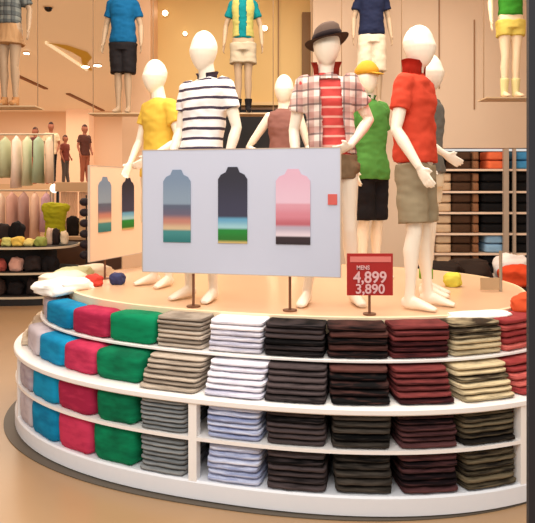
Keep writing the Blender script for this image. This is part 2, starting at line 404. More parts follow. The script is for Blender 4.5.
def torso_rings(g, z0=None, z1=None, female=False):
    F = female
    base = [(.84, .135, .10), (.92, .158, .112), (.98, .152 if not F else .16, .106), (1.06, .132 if not F else .118, .094), (1.14, .132 if not F else .112, .094),
            (1.24, .152 if not F else .128, .108), (1.33, .170 if not F else .142, .118), (1.40, .178 if not F else .148, .112), (1.45, .172 if not F else .144, .096), (1.485, .13, .075), (1.51, .075, .058)]
    out = [(z, a+g, b+g) for z, a, b in base if (z0 is None or z >= z0-1e-6) and (z1 is None or z <= z1+1e-6)]
    return out
SH = .178
def pose_fn(lean, bend):
    def f(v):
        k = max(0, v.z-.9)
        return Vector((v.x+lean*k, v.y+bend*k, v.z))
    return f
def interp(p, q, t): return Vector(p)*(1-t)+Vector(q)*t
def figure(name, label, cat, loc, yaw, pose, garments, scale=1.0, skin=None, group=None, voxel=.0065, female=False, headless=False, seed=1, hair=None):
    """pose: dict lean, bend, arms {-1:(elbow,wrist), 1:(...)}, legs {-1:(knee,ankle,toe_dir), 1:...}, head (dx,dy)"""
    skin = skin or SKIN
    root = empty(name, loc, yaw); root.scale = (scale*.90, scale*.94, scale)
    tag(root, label, cat, group)
    f = pose_fn(pose.get('lean', 0), pose.get('bend', 0))
    shw = SH if not female else .155
    fr = voxel < .009
    # ---- body, one continuous surface
    bm = BM()
    loft(bm, [(0, 0, z, a, b) for z, a, b in torso_rings(0, female=female)], p=2.25, f=f)
    hx, hy = pose.get('head', (0, 0))
    top = f(Vector((0, 0, 1.5)))
    tube(bm, [top+Vector((0, .01, -.04)), top+Vector((hx*.3, hy*.3, .05)), top+Vector((hx*.7, hy*.7, .11))], [.070, .062, .060], n=14)
    hc = top+Vector((hx, hy-.008, .192))
    # egg head: narrow jaw, full crown
    R = []
    for i in range(13):
        a = PI*i/12; zz = -math.cos(a); r = math.sin(a)
        j = 1 if zz > 0 else 1-.22*abs(zz)
        R.append((hc.x, hc.y+(-.012*(1-zz) if zz < 0 else 0)+.006, hc.z+zz*.142, max(.002, r*.100*j), max(.002, r*.114*j)))
    if not headless: loft(bm, R, n=20)
    if pose.get('face'):      # gentle nose ridge and ears on the living people
        ball(bm, (hc.x, hc.y-.1, hc.z-.02), .016, (1, 1.4, 1.6)); ball(bm, (hc.x-.083, hc.y, hc.z-.01), .02, (.5, 1, 1.6)); ball(bm, (hc.x+.083, hc.y, hc.z-.01), .02, (.5, 1, 1.6))
    J = {}
    for s in (-1, 1):
        sh = f(Vector((s*shw, 0, 1.435))); e, w = pose['arms'][s]
        e = Vector(e); w = Vector(w); J[s] = (sh, e, w)
        k = .9 if female else 1
        tube(bm, [sh+Vector((-s*.05, 0, .02)), sh, interp(sh, e, .35), interp(sh, e, .8), e, interp(e, w, .3), interp(e, w, .75), w],
             [.045, .056*k, .050*k, .042*k, .039*k, .041*k, .031*k, .026*k], n=14)
        ball(bm, sh, .057*k)
        d = (w-e).normalized()
        if 'hand' in pose and s in pose['hand']: d = Vector(pose['hand'][s]).normalized()
        hand(bm, w, d, (-s, -.2, 0), (0, -1, .1), s=.95, curl=pose.get('curl', .3))
        kn, an, td = pose['legs'][s]
        kn = Vector(kn); an = Vector(an); hp = Vector((s*.085, 0, .90))
        tube(bm, [hp+Vector((0, 0, .03)), interp(hp, kn, .3), interp(hp, kn, .75), kn, interp(kn, an, .28)+Vector((0, .012, 0)), interp(kn, an, .7), an],
             [.088, .082, .060, .052, .056, .038, .034], n=16)
        td = Vector(td).normalized()
        a0 = Vector((an.x, an.y, 0))
        tube(bm, [a0-td*.055+Vector((0, 0, .04)), a0-td*.03+Vector((0, 0, .042)), a0+td*.04+Vector((0, 0, .045)), a0+td*.10+Vector((0, 0, .034)), a0+td*.155+Vector((0, 0, .022)), a0+td*.19+Vector((0, 0, .015))],
             [(.02, .028), (.031, .038), (.034, .042), (.040, .030), (.042, .020), (.028, .012)], n=14, ref=(0, 0, 1))
        tube(bm, [an+Vector((0, 0, .03)), a0+Vector((0, 0, .05)), a0+Vector((0, 0, .03))], [.035, .037, .03], n=12)
    me = fuse(bm, voxel, 2)
    link('body', me, root, skin)
    gv = max(voxel, .0085)
    for gi, G in enumerate(garments):
        kind = G['kind']; m = G['mat']; bm = BM(); g = G.get('g', .016)
        if kind in ('shirt', 'vest', 'tee'):
            zh = G.get('hem', .90)
            rr = [(z, a, b) for z, a, b in torso_rings(g, female=female) if z > zh+.02 and z < 1.49]
            first = rr[0]; rings = [(0, 0, zh, first[1]+.018, first[2]+.018)]+[(0, 0, z, a+G.get('loose', .016)*(1 if z < 1.2 else .1), b+G.get('loose', .016)*(1 if z < 1.2 else .3)) for z, a, b in rr]
            rings += [(0, 0, 1.498, .088+g*.3, .068+g*.3), (0, 0, 1.515, .070, .064)]
            loft(bm, rings, p=2.3, f=f)
            if kind != 'vest':
                for s in (-1, 1):
                    sh, e, w = J[s]; L = G.get('sleeve', .62)
                    pts = [sh+Vector((-s*.06, 0, .015)), sh, interp(sh, e, L*.5), interp(sh, e, L)] if L <= 1 else [sh+Vector((-s*.06, 0, .015)), sh, e, interp(e, w, L-1)]
                    tube(bm, pts, [.056+g*.8, .058+g*.8, .054+g*.8, .057+g*.9], n=16); ball(bm, sh+Vector((-s*.01, 0, 0)), .062+g*.8)
            o = link(kind, fuse(bm, gv, 3, G.get('wrinkle', .011), seed+gi, cut=G.get('cut')), root, m)
        elif kind == 'shorts':
            ze = G.get('end', .52); fl = G.get('flare', .022)
            rings = [(0, 0, .82, .150+g, .115+g)]+[(0, 0, z, a+g, b+g) for z, a, b in torso_rings(0, z0=.9, z1=G.get('waist', .93), female=female)]
            loft(bm, rings, p=2.2)
            for s in (-1, 1):
                kn = Vector(pose['legs'][s][0]); hp = Vector((s*.085, 0, .90)); t = (.90-ze)/(.90-kn.z); e = interp(hp, kn, min(t, 1))
                if t > 1: e = interp(kn, pose['legs'][s][1], (kn.z-ze)/(kn.z-pose['legs'][s][1][2]))
                tube(bm, [hp+Vector((0, 0, .03)), interp(hp, e, .4), e], [.092+g, .088+g, (.06+g+fl)], n=18)
            o = link(G.get('name', 'shorts'), fuse(bm, gv, 3, .009, seed+5), root, m)
        elif kind == 'skirt':
            loft(bm, [(0, 0, G.get('end', .6), .21, .17), (0, 0, .8, .18, .14), (0, 0, 1.0, .145, .11)], p=2.1)
            o = link('skirt', fuse(bm, gv, 3, .012, seed+5, wf=(16, 16, 3)), root, m)
        elif kind == 'trousers':
            rings = [(0, 0, .82, .150+g, .115+g)]+[(0, 0, z, a+g, b+g) for z, a, b in torso_rings(0, z0=.9, z1=1.02, female=female)]
            loft(bm, rings, p=2.2)
            for s in (-1, 1):
                kn, an, _ = pose['legs'][s]; hp = Vector((s*.085, 0, .9))
                tube(bm, [hp, kn, an], [.092+g, .062+g, .046+g], n=16)
            o = link('trousers', fuse(bm, gv, 3, .006, seed+5), root, m)
        elif kind == 'collar':
            hgt = G.get('h', .07); r0 = G.get('r', .070); gap = G.get('gap', .5); n = 28; lay = []
            open_ = G.get('flare', .02)
            for z, r in ((-.02, r0+.006), (hgt*.5, r0+open_*.4), (hgt, r0+open_)):
                row = []
                for k in range(n+1):
                    a = -PI/2+gap/2+(2*PI-gap)*k/n
                    row.append(bm.verts.new(top+Vector((hx*.3+r*math.cos(a), r*.92*math.sin(a), z+.01-(.02*max(0, -math.sin(a)))))))
                lay.append(row)
            for i in range(2):
                for k in range(n): bm.faces.new((lay[i][k], lay[i][k+1], lay[i+1][k+1], lay[i+1][k]))
            r = bmesh.ops.solidify(bm, geom=bm.faces[:], thickness=.006)
            o = obj('collar', bm, m, root, smooth=True)
        elif kind == 'belt':
            loft(bm, [(0, 0, .965, .172+g, .126+g), (0, 0, 1.005, .168+g, .122+g)], p=2.2)
            o = obj('belt', bm, m, root, smooth=True)
        elif kind == 'hat':
            for part_, mm in (('crown', m), ('brim', m), ('hat_band', G['band'])):
                b2 = BM(); c = hc+Vector((0, 0, .05))
                if part_ == 'crown': loft(b2, [(c.x, c.y, c.z-.01, .108, .122), (c.x, c.y, c.z+.03, .105, .118), (c.x, c.y, c.z+.075, .088, .10), (c.x, c.y, c.z+.095, .062, .075), (c.x, c.y, c.z+.088, .02, .035)], n=32)
                elif part_ == 'hat_band': loft(b2, [(c.x, c.y, c.z-.004, .111, .125), (c.x, c.y, c.z+.03, .108, .121)], n=32)
                else:
                    rows = []
                    for r in (.9, 1.2, 1.52):
                        rows.append([b2.verts.new((c.x+.105*r*math.cos(2*PI*k/36), c.y+.112*r*math.sin(2*PI*k/36)-.01*(r-1), c.z-.005+.02*(r-.9)*math.cos(2*2*PI*k/36)*1.2-.05*(r-.9)*(.5+.5*math.cos(2*PI*k/36+PI/2+PI)))) for k in range(36)])
                    for i in range(2):
                        for k in range(36): b2.faces.new((rows[i][k], rows[i][(k+1) % 36], rows[i+1][(k+1) % 36], rows[i+1][k]))
                    bmesh.ops.solidify(b2, geom=b2.faces[:], thickness=.007)
                for v_ in b2.verts: v_.co.z += .2*(v_.co.x-c.x)
                if part_ == 'crown': h0 = obj('hat', b2, mm, root, smooth=True)
                else: obj(part_, b2, mm, h0, smooth=True)
            bm.free(); continue
        elif kind == 'cap':
            c = hc+Vector((0, 0, .02))
            loft(bm, [(c.x, c.y, c.z, .108, .120), (c.x, c.y, c.z+.05, .105, .116), (c.x, c.y, c.z+.09, .074, .09), (c.x, c.y, c.z+.118, .045, .055), (c.x, c.y, c.z+.127, .01, .012)], n=28)
            h0 = obj('cap', bm, m, root, smooth=True)
            b2 = BM(); tube(b2, [c+Vector((0, -.09, .0)), c+Vector((0, -.14, .002)), c+Vector((0, -.185, -.012))], [(.085, .006), (.075, .006), (.045, .005)], ref=(0, 0, 1), n=20)
            obj('visor', b2, m, h0, smooth=True)
            continue
        elif kind == 'boots' or kind == 'socks':
            bm.free()
            for s in (-1, 1):
                b2 = BM(); kn, an, td = pose['legs'][s]; kn = Vector(kn); an = Vector(an); td = Vector(td).normalized(); a0 = Vector((an.x, an.y, 0))
                tube(b2, [interp(an, kn, G.get('top', .45)), interp(an, kn, .1), a0+Vector((0, 0, .03))], [.06, .048, .045], n=14)
                if kind == 'boots': tube(b2, [a0-td*.06+Vector((0, 0, .042)), a0+td*.06+Vector((0, 0, .045)), a0+td*.2+Vector((0, 0, .025))], [(.03, .042), (.044, .045), (.035, .025)], n=14, ref=(0, 0, 1))
                link('boot' if kind == 'boots' else 'sock', fuse(b2, gv, 2), root, m)
            continue
        elif kind == 'hair':
            c = hc
            loft(bm, [(c.x, c.y+.03, c.z-.07, .07, .08), (c.x, c.y+.022, c.z, .094, .10), (c.x, c.y+.01, c.z+.07, .088, .106), (c.x, c.y+.008, c.z+.125, .055, .07), (c.x, c.y+.008, c.z+.148, .012, .014)], n=18)
            obj('hair', bm, m, root, smooth=True); continue
        elif kind == 'face':
            for dx in (-.03, .03):
                b2 = BM(); ball(b2, (hc.x+dx, hc.y-.092, hc.z+.0), .012, (1.3, .6, .7)); obj('eye', b2, m, root, smooth=True)
            bm.free(); continue
        elif kind == 'strap':
            s, t = G['at']; kn, an, _ = pose['legs'][s]; p = interp(an, kn, t)
            cyl(bm, p-Vector((0, 0, .035)), .056, .07, 18); obj('ankle_band', bm, m, root, smooth=True); continue
        if G.get('label'): o['label'] = G['label']
    return root

def legs(spread=.10, fwd=0, toe=.25):
    return {-1: ((-spread*.95, -.01, .49), (-spread, .02, .08), (-toe, -1, 0)), 1: ((spread*.95, -.01, .49), (spread, .02+fwd, .08), (toe, -1, 0))}
ARM_DOWN = {-1: ((-.255, .03, 1.16), (-.275, -.06, .91)), 1: ((.255, .03, 1.16), (.275, -.06, .91))}

m_stripe = bands('navy_stripes', 'Z', [(0, (250, 244, 240)), (.66, (66, 52, 70)), (.93, (250, 244, 240))], period=.066, wobble=.02)
m_yellow = mat('yellow_jersey', (226, 184, 70), .85, .2, var=.05)
m_red = mat('red_polo', (208, 70, 46), .85, .2, var=.05)
m_redcollar = mat('red_collar', (196, 54, 36), .85, .2)
m_green = mat('green_tee', (84, 140, 62), .85, .2, var=.06)
m_khaki = mat('khaki_shorts', (150, 134, 106), .85, .2, var=.16, noise_scale=5)
m_black = mat('black_cloth', (28, 24, 26), .85, .2, var=.1)
m_navy = mat('navy_cloth', (24, 30, 56), .85, .2, var=.06)
m_mauve = mat('mauve_cloth', (138, 92, 82), .85, .2, var=.06)
m_pl = plaid('faded_red_plaid', (236, 218, 204), (182, 122, 112), (92, 62, 62), .085, .095)
m_redtee = bands('red_white_stripes', 'Z', [(0, (206, 66, 60)), (.68, (236, 168, 150)), (.9, (206, 66, 60))], period=.062, wobble=.01)
m_brickcollar = mat('brick_collar', (178, 62, 46), .85, .2, var=.1)
m_hat = mat('grey_brown_hat', (96, 78, 68), .9, .1, var=.12)
m_hatband = mat('dark_band', (44, 34, 34), .9, .1)
m_camo = mat('camouflage_belt', (128, 104, 78), .9, .1, var=.35, noise_scale=30)
TOP = .979
# striped shirt
figure('mannequin', 'white mannequin in a white polo with dark stripes behind the big sign', 'mannequin', (-.465, 4.26, TOP), -.5,
       dict(lean=.12, bend=0, head=(-.015, -.02), arms={-1: ((-.18, .0, 1.17), (-.17, -.13, .97)), 1: ((.31, .03, 1.17), (.26, -.03, .93))}, legs=legs(.11)),
       [dict(kind='shirt', mat=m_stripe, hem=.86, sleeve=.55), dict(kind='collar', mat=mat('dark_collar', (92, 78, 92), .85, .2), h=.045, r=.068, flare=.02, gap=.9), dict(kind='shorts', mat=mat('white_shorts', (240, 226, 206), .8, .2), end=.56)], seed=1)
# yellow shirt
figure('mannequin', 'white mannequin in a yellow shirt behind the striped one', 'mannequin', (-.85, 4.88, TOP), -.7,
       dict(lean=-.01, head=(-.02, -.02), arms={-1: ((-.22, -.05, 1.17), (-.16, -.20, .98)), 1: ((.24, .03, 1.17), (.10, -.19, 1.02))}, legs=legs(.1)),
       [dict(kind='tee', mat=m_yellow, hem=.88, sleeve=.5), dict(kind='shorts', mat=mat('cream_shorts', (236, 214, 180), .8, .2), end=.5)], seed=2, scale=.97, female=True)
# hat and plaid shirt
figure('mannequin', 'white mannequin in a brimmed hat and open plaid shirt over a red tee', 'mannequin', (.44, 4.08, TOP), -.12,
       dict(lean=-.10, head=(.005, -.01), arms={-1: ((-.30, .03, 1.15), (-.27, -.05, .90)), 1: ((.255, .09, 1.22), (.11, -.12, 1.03))}, hand={1: (-.75, -.5, -.25)},
            legs={-1: ((-.13, -.02, .49), (-.20, 0, .08), (-.2, -1, 0)), 1: ((.11, -.01, .49), (.14, .05, .08), (.35, -1, 0))}),
       [dict(kind='tee', mat=m_redtee, hem=.96, sleeve=.3, g=.008, loose=.004), dict(kind='shirt', mat=m_pl, hem=.985, sleeve=.58, g=.022, wrinkle=.014, cut=lambda c: c.y < -.03 and abs(c.x-.015+(c.z-.9)*.08) < .075+.06*max(0, 1.2-c.z) and c.z < 1.47),
        dict(kind='collar', mat=m_brickcollar, h=.085, r=.084, gap=1.2, flare=.03), dict(kind='shorts', mat=m_camo, end=.86, g=.014, waist=.99),
        dict(kind='hat', mat=m_hat, band=m_hatband)], seed=3)
# red polo
figure('mannequin', 'white mannequin in a red polo with turned-up collar and khaki shorts', 'mannequin', (.95, 3.98, TOP), .95,
       dict(lean=0, bend=.02, head=(0, -.03), arms={-1: ((-.245, .04, 1.14), (-.24, -.12, .90)), 1: ((.23, .02, 1.15), (.21, -.02, .92))},
            legs={-1: ((-.10, -.03, .49), (-.11, .0, .08), (-.02, -1, 0)), 1: ((.10, -.02, .49), (.13, -.04, .08), (.1, -1, 0))}),
       [dict(kind='shirt', mat=m_red, loose=.022, hem=.94, sleeve=.58, wrinkle=.014, label='red polo shirt with a turned-up collar'), dict(kind='collar', mat=m_redcollar, h=.10, r=.080, gap=.9, flare=.014), dict(kind='shorts', mat=m_khaki, end=.55, flare=.03, g=.018, waist=.97)], seed=4, scale=.985)
# behind the red polo
figure('mannequin', 'white mannequin in a grey top half hidden behind the red polo mannequin', 'mannequin', (1.14, 4.45, TOP), .95,
       dict(lean=0, head=(0, -.02), arms={-1: ((-.21, -.03, 1.18), (-.13, -.20, 1.06)), 1: ((.2, .03, 1.16), (.2, .05, .92))}, legs={-1: ((-.08, -.03, .49), (-.09, -.03, .08), (0, -1, 0)), 1: ((.08, 0, .49), (.09, .03, .08), (.1, -1, 0))}),
       [dict(kind='tee', mat=mat('grey_top', (112, 108, 100), .85, .2, var=.2), hem=.93, sleeve=.35), dict(kind='collar', mat=m_navy, h=.03, r=.066, gap=.6), dict(kind='shorts', mat=mat('cream_shorts', (236, 214, 180)), end=.7), dict(kind='strap', mat=mat('lime_band', (120, 168, 40), .7), at=(-1, .22))], seed=5, scale=.94, female=True)
# green tee
figure('mannequin', 'mannequin in a green tee, black shorts and mustard cap behind the plaid one', 'mannequin', (.87, 5.25, TOP), .55,
       dict(lean=-.05, head=(-.03, -.01), arms={-1: ((-.25, .03, 1.16), (-.24, -.06, .92)), 1: ((.25, .10, 1.18), (.20, .12, .95))}, legs=legs(.085)),
       [dict(kind='tee', mat=m_green, hem=.84, sleeve=.6, loose=.02), dict(kind='collar', mat=m_green, h=.05, gap=.5), dict(kind='shorts', mat=m_black, end=.5), dict(kind='cap', mat=mat('mustard_cap', (206, 152, 44), .8, .2, var=.1))], seed=6, scale=1.0)
# brown top at the back
figure('mannequin', 'mannequin in a brown sleeveless top, hand on hip, at the podium back', 'mannequin', (.14, 5.62, TOP), -.1,
       dict(lean=.02, head=(0, 0), arms={-1: ((-.36, .05, 1.17), (-.17, -.05, 1.03)), 1: ((.26, .04, 1.17), (.24, -.06, .95))}, hand={-1: (.8, -.3, -.3)}, legs=legs(.09)),
       [dict(kind='vest', mat=m_mauve, hem=.92), dict(kind='shorts', mat=m_black, end=.6)], seed=7, scale=.98, female=True)

# ---- mannequins on hanging platforms high at the back wall
def platform(x, y, z, w, label, cab):
    t = empty('hanging_platform', (x, y, z)); tag(t, label, 'platform', 'hanging platforms under the ceiling')
    obj('board', box(BM(), -w, w, -.15, .15, -.018, 0, .004), mat('beige_board', (200, 170, 132), .4, var=.05), t)
    for s in cab:
        b = BM(); cyl(b, (s*w*.94, 0, 0), .006, 4.9-z, 8); obj('cable', b, mat('thin_cable', (140, 108, 76), .5), t)
    return t
fl = legs(.075, toe=.1)
platform(-1.9, 8.16, 2.73, .42, 'hanging platform carrying the mannequin in the blue tee', (-1, 1))
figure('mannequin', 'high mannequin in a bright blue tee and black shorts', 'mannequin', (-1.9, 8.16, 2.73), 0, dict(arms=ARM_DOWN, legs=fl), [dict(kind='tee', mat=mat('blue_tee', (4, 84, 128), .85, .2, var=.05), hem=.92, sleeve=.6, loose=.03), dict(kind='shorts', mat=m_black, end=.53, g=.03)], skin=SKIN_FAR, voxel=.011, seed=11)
platform(-.32, 8.16, 2.73, .42, 'hanging platform carrying the mannequin in teal top and boots', (1,))
figure('mannequin', 'high mannequin in a teal top, grey shorts and black boots', 'mannequin', (-.32, 8.16, 2.73), 0, dict(arms=ARM_DOWN, legs=fl),
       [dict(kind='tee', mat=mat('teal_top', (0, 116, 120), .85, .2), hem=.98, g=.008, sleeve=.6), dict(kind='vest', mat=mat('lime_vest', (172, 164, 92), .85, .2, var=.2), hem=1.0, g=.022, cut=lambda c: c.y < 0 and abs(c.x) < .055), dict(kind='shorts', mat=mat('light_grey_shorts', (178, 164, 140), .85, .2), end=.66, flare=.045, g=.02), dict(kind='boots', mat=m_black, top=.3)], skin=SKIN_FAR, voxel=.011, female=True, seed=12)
platform(1.37, 8.16, 2.83, .42, 'hanging platform carrying the mannequin in the navy tee', (-1, 1))
figure('mannequin', 'high mannequin in a navy tee and pale shorts', 'mannequin', (1.37, 8.16, 2.83), 0, dict(arms=ARM_DOWN, legs=legs(.11, toe=.1)),
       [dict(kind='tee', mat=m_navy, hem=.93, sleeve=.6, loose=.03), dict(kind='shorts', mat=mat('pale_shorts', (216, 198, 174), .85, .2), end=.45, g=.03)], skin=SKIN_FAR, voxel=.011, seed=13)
platform(2.9, 7.4, 2.82, .34, 'hanging platform carrying the mannequin in the green top', (-1,))
figure('mannequin', 'high mannequin in a green top and yellow shorts near the dark frame', 'mannequin', (2.9, 7.4, 2.82), 0, dict(arms=ARM_DOWN, legs=fl),
       [dict(kind='tee', mat=mat('leaf_green_top', (52, 128, 34), .85, .2), hem=.98, sleeve=.4, loose=.02), dict(kind='shorts', mat=mat('yellow_shorts', (214, 190, 92), .85, .2), end=.74, flare=.03, g=.02), dict(kind='socks', mat=mat('yellow_socks', (222, 208, 150), .85, .2), top=.4)], skin=mat('mannequin_cream', (232, 206, 170), .5), voxel=.011, female=True, seed=14)
platform(-3.08, 7.4, 2.72, .36, 'hanging platform carrying the mannequin in the plaid top', (1,))
figure('mannequin', 'high mannequin in a dark checked top and beige skirt at the left edge', 'mannequin', (-3.08, 7.4, 2.72), 0, dict(arms=ARM_DOWN, legs=fl),
       [dict(kind='tee', mat=plaid('dark_check', (126, 132, 128), (58, 66, 70), (30, 34, 40), .09, .10), hem=.98, sleeve=.8, loose=.02), dict(kind='skirt', mat=mat('beige_skirt', (178, 140, 100), .85, .2, var=.1), end=.74), dict(kind='boots', mat=mat('tan_boots', (176, 124, 74), .7), top=.1)], skin=SKIN_FAR, voxel=.011, female=True, seed=15)

# ------------------------------------------------------------------ sign boards
def vest_print(name, w, h, stops, parent, x, z, y, th=.004):
    """flat printed polo silhouette: bands of colour from hem (0) to collar (1)"""
    out = [(-.5, 0), (.5, 0), (.5, .84), (.40, .90), (.24, .93), (.16, 1), (-.16, 1), (-.24, .93), (-.40, .90), (-.5, .84)]
    bm = BM(); a = [bm.verts.new((p*w, 0, q*h)) for p, q in out]; b = [bm.verts.new((p*w, -th, q*h)) for p, q in out]
    for i in range(len(a)): bm.faces.new((a[i], a[(i+1) % len(a)], b[(i+1) % len(a)], b[i]))
    bm.faces.new(a); bm.faces.new(b)
    m = bands('printed_bands_'+name, 'Z', stops, scale=h, rough=.5, interp='EASE')
    o = obj('shirt_print', bm, m, parent); o.location = (x, y, z); return o
PR = {
 'blue': [(0, (36, 112, 112)), (.15, (60, 132, 130)), (.19, (204, 178, 142)), (.29, (186, 124, 108)), (.40, (98, 92, 112)), (.50, (86, 94, 114)), (.54, (132, 150, 168)), (.95, (116, 136, 160))],
 'dark': [(0, (206, 176, 110)), (.05, (30, 110, 30)), (.17, (20, 128, 44)), (.21, (150, 196, 204)), (.31, (96, 158, 190)), (.36, (52, 52, 74)), (.95, (34, 32, 46))],
 'pink': [(0, (34, 18, 24)), (.09, (48, 30, 36)), (.12, (222, 206, 214)), (.22, (178, 166, 182)), (.27, (184, 96, 108)), (.38, (206, 128, 142)), (.52, (212, 150, 164)), (.56, (222, 186, 202)), (.95, (218, 174, 192))],
}
for i, key in enumerate(PR): pass
def board(name_, label, p0, p1, z0, z1, m, prints, posts):
    a = Vector(p0+(0,)); b = Vector(p1+(0,)); L = (b-a).length; ang = math.atan2(b.y-a.y, b.x-a.x)
    t = empty('sign_board', (a.x, a.y, TOP), ang); tag(t, label, 'sign')
    obj('panel', box(BM(), 0, L, 0, .018, z0-TOP, z1-TOP, .003), m, t)
    bm = BM()
    for q in (z0-TOP-.004, z1-TOP): box(bm, -.004, L+.004, -.002, .02, q, q+.006)
    for q in (-.006, L): box(bm, q, q+.006, -.002, .02, z0-TOP, z1-TOP)
    obj('frame', bm, mat('sign_edge', (196, 178, 160), .4), t)
    for k, x, z, w, h in prints: vest_print(k+name_, w, h, PR[k], t, x, z-TOP, -.002)
    for x in posts:
        bm = BM(); cyl(bm, (x, .03, 0), .009, z0-TOP+.3, 10); cyl(bm, (x, .03, 0), .045, .008, 20)
        o = obj('post', bm, BRONZE, t)
    return t
big = board('_a', 'large white sign with three printed polo shirts in front of the mannequins', (-.81, 4.03), (.44, 3.76), 1.20, 1.985, mat('sign_white', (196, 200, 216), .35, .4, var=.015),
     [('blue', .235, 1.395, .185, .465), ('dark', .605, 1.395, .19, .48), ('pink', .99, 1.395, .215, .465)], (.335, .965))
bm = BM(); box(bm, 1.205, 1.262, -.006, .0, 1.64-TOP, 1.705-TOP, .001); o = obj('red_tag', bm, mat('tag_red', (206, 92, 84), .5), big)
board('_b', 'cream sign with printed shirts turned edgeways, left of the large sign', (-1.43, 5.0), (-1.04, 6.12), 1.15, 1.925, mat('sign_cream', (240, 206, 176), .4, .4, var=.02),
     [('blue', .20, 1.38, .185, .46), ('dark', .56, 1.38, .195, .46), ('pink', .95, 1.38, .21, .46)], (.25, 1.0))
# red price sign
pr = empty('price_sign', (.56, 3.72, TOP), 0); tag(pr, 'small red price sign with white numbers beside the large sign', 'sign')
# stands on the front edge of the wooden top
Y_ = 0; kx = 1/166.7
px = lambda x: (x-267.5)*3.72/620-.56
pz = lambda y: 1.73-(y-190)*3.72/620-TOP
obj('panel', box(BM(), px(347), px(393), 0, .012, pz(295.5), pz(253.5), .002), mat('price_red', (168, 34, 30), .4, .4, var=.05), pr)
bm = BM(); box(bm, px(350), px(391), -.003, 0, pz(262), pz(256.5)); obj('heading_strip', bm, mat('faded_pink', (220, 120, 110), .5), pr)
bm = BM(); cyl(bm, ((px(347)+px(393))/2, .02, 0), .008, .25, 10); cyl(bm, ((px(347)+px(393))/2, .02, 0), .04, .008, 20); obj('post', bm, BRONZE, pr)
def text(s, size, x, z, m, name, sx=1.0):
    cu = bpy.data.curves.new('t', 'FONT'); cu.body = s; cu.size = size; cu.extrude = .0015; cu.align_x = 'CENTER'; cu.offset = size*.02
    o = bpy.data.objects.new('t', cu); C.objects.link(o); dg = bpy.context.evaluated_depsgraph_get(); dg.update()
    me = bpy.data.meshes.new_from_object(o.evaluated_get(dg)); C.objects.unlink(o); bpy.data.objects.remove(o)
    me.transform(Matrix.Diagonal((sx, 1, 1, 1))); me.transform(Matrix.Rotation(PI/2, 4, 'X'))
    q = link(name, me, pr, m, loc=(x, -.004, z)); return q
tw = mat('price_white', (226, 178, 176), .5)
text('MENS', .035, px(363), pz(269.5), tw, 'lettering', .9)
text('4,899', .095, px(370), pz(282.5), tw, 'price_numerals', .95)
text('3,890', .08, px(370), pz(293.3), tw, 'price_numerals', 1.0)

# ------------------------------------------------------------------ small things on and behind the podium
def lump(name, loc, s, m, label, cat, group=None, seed=1, rz=0):
    bm = BM(); bmesh.ops.create_cube(bm, size=2); bmesh.ops.subdivide_edges(bm, edges=bm.edges[:], cuts=9, use_grid_fill=True)
    for v in bm.verts:
        x, y, z = v.co; r = (abs(x)**3+abs(y)**3+abs(z)**3)**(1/3); mm = max(abs(x), abs(y), abs(z)); v.co *= mm/r
        n = noise.noise_vector(v.co*1.3+Vector((seed*4, seed, 0)))*.24+noise.noise_vector(v.co*3.6+Vector((seed, 0, seed*2)))*.10; v.co += n
        if v.co.z < -.8: v.co.z = -.8
        v.co = Vector((v.co.x*s[0], v.co.y*s[1], (v.co.z+.8)*s[2]))
    o = obj(name, bm, m, smooth=True, loc=loc, rz=rz); return tag(o, label, cat, group)
def onrail(t, ins, z): p = rail(t, ins); return (p.x, p.y, z)
cr = mat('cream_garment', (250, 234, 208), .85, .2, var=.06); wh = mat('white_garment', (255, 248, 238), .85, .2, var=.04)
lump('draped_shirt', onrail(.600, .33, .955), (.21, .15, .06), wh, 'crumpled white shirt lying on the far left stacks', 'shirt', seed=2, rz=.9)
lump('draped_shirt', onrail(.565, .33, .955), (.20, .15, .07), cr, 'crumpled cream shirt lying left of the yellow mannequin', 'shirt', seed=3, rz=1.3)
lump('draped_shirt', onrail(.53, .33, .955), (.18, .15, .07), mat('sage_garment', (206, 206, 160), .85, .2, var=.1), 'crumpled sage green shirt behind the cream one at left', 'shirt', seed=4, rz=1.6)
lump('folded_cloth', onrail(.50, .36, .955), (.15, .13, .06), cr, 'cream cloth piled at the back left rim of the podium', 'cloth', seed=5, rz=.4)
lump('shoe_bag', (-1.36, 4.85, TOP), (.07, .06, .05), mat('red_bag', (206, 62, 48), .7), 'small red pouch at the back left of the podium', 'bag', seed=6)
lump('shoe_bag', (-1.2, 4.95, TOP), (.06, .06, .05), mat('navy_bag', (52, 58, 100), .7), 'small navy blue pouch at the back left of the podium', 'bag', seed=7)
lump('draped_shirt', onrail(.935, .30, .958), (.16, .10, .06), mat('orange_garment', (214, 84, 44), .85, .2, var=.12), 'crumpled orange shirt on the right end stack of the podium', 'shirt', seed=9, rz=.9)
lump('folded_cloth', onrail(.882, .36, .955), (.20, .07, .022), wh, 'thin white cloth lying on the olive striped stack', 'cloth', seed=8, rz=.15)

def bg(x, y_, d):   # helper only for reading distances off a plan sketch
    return (x-267.5)*d/620, d, 1.73-(y_-190)*d/620
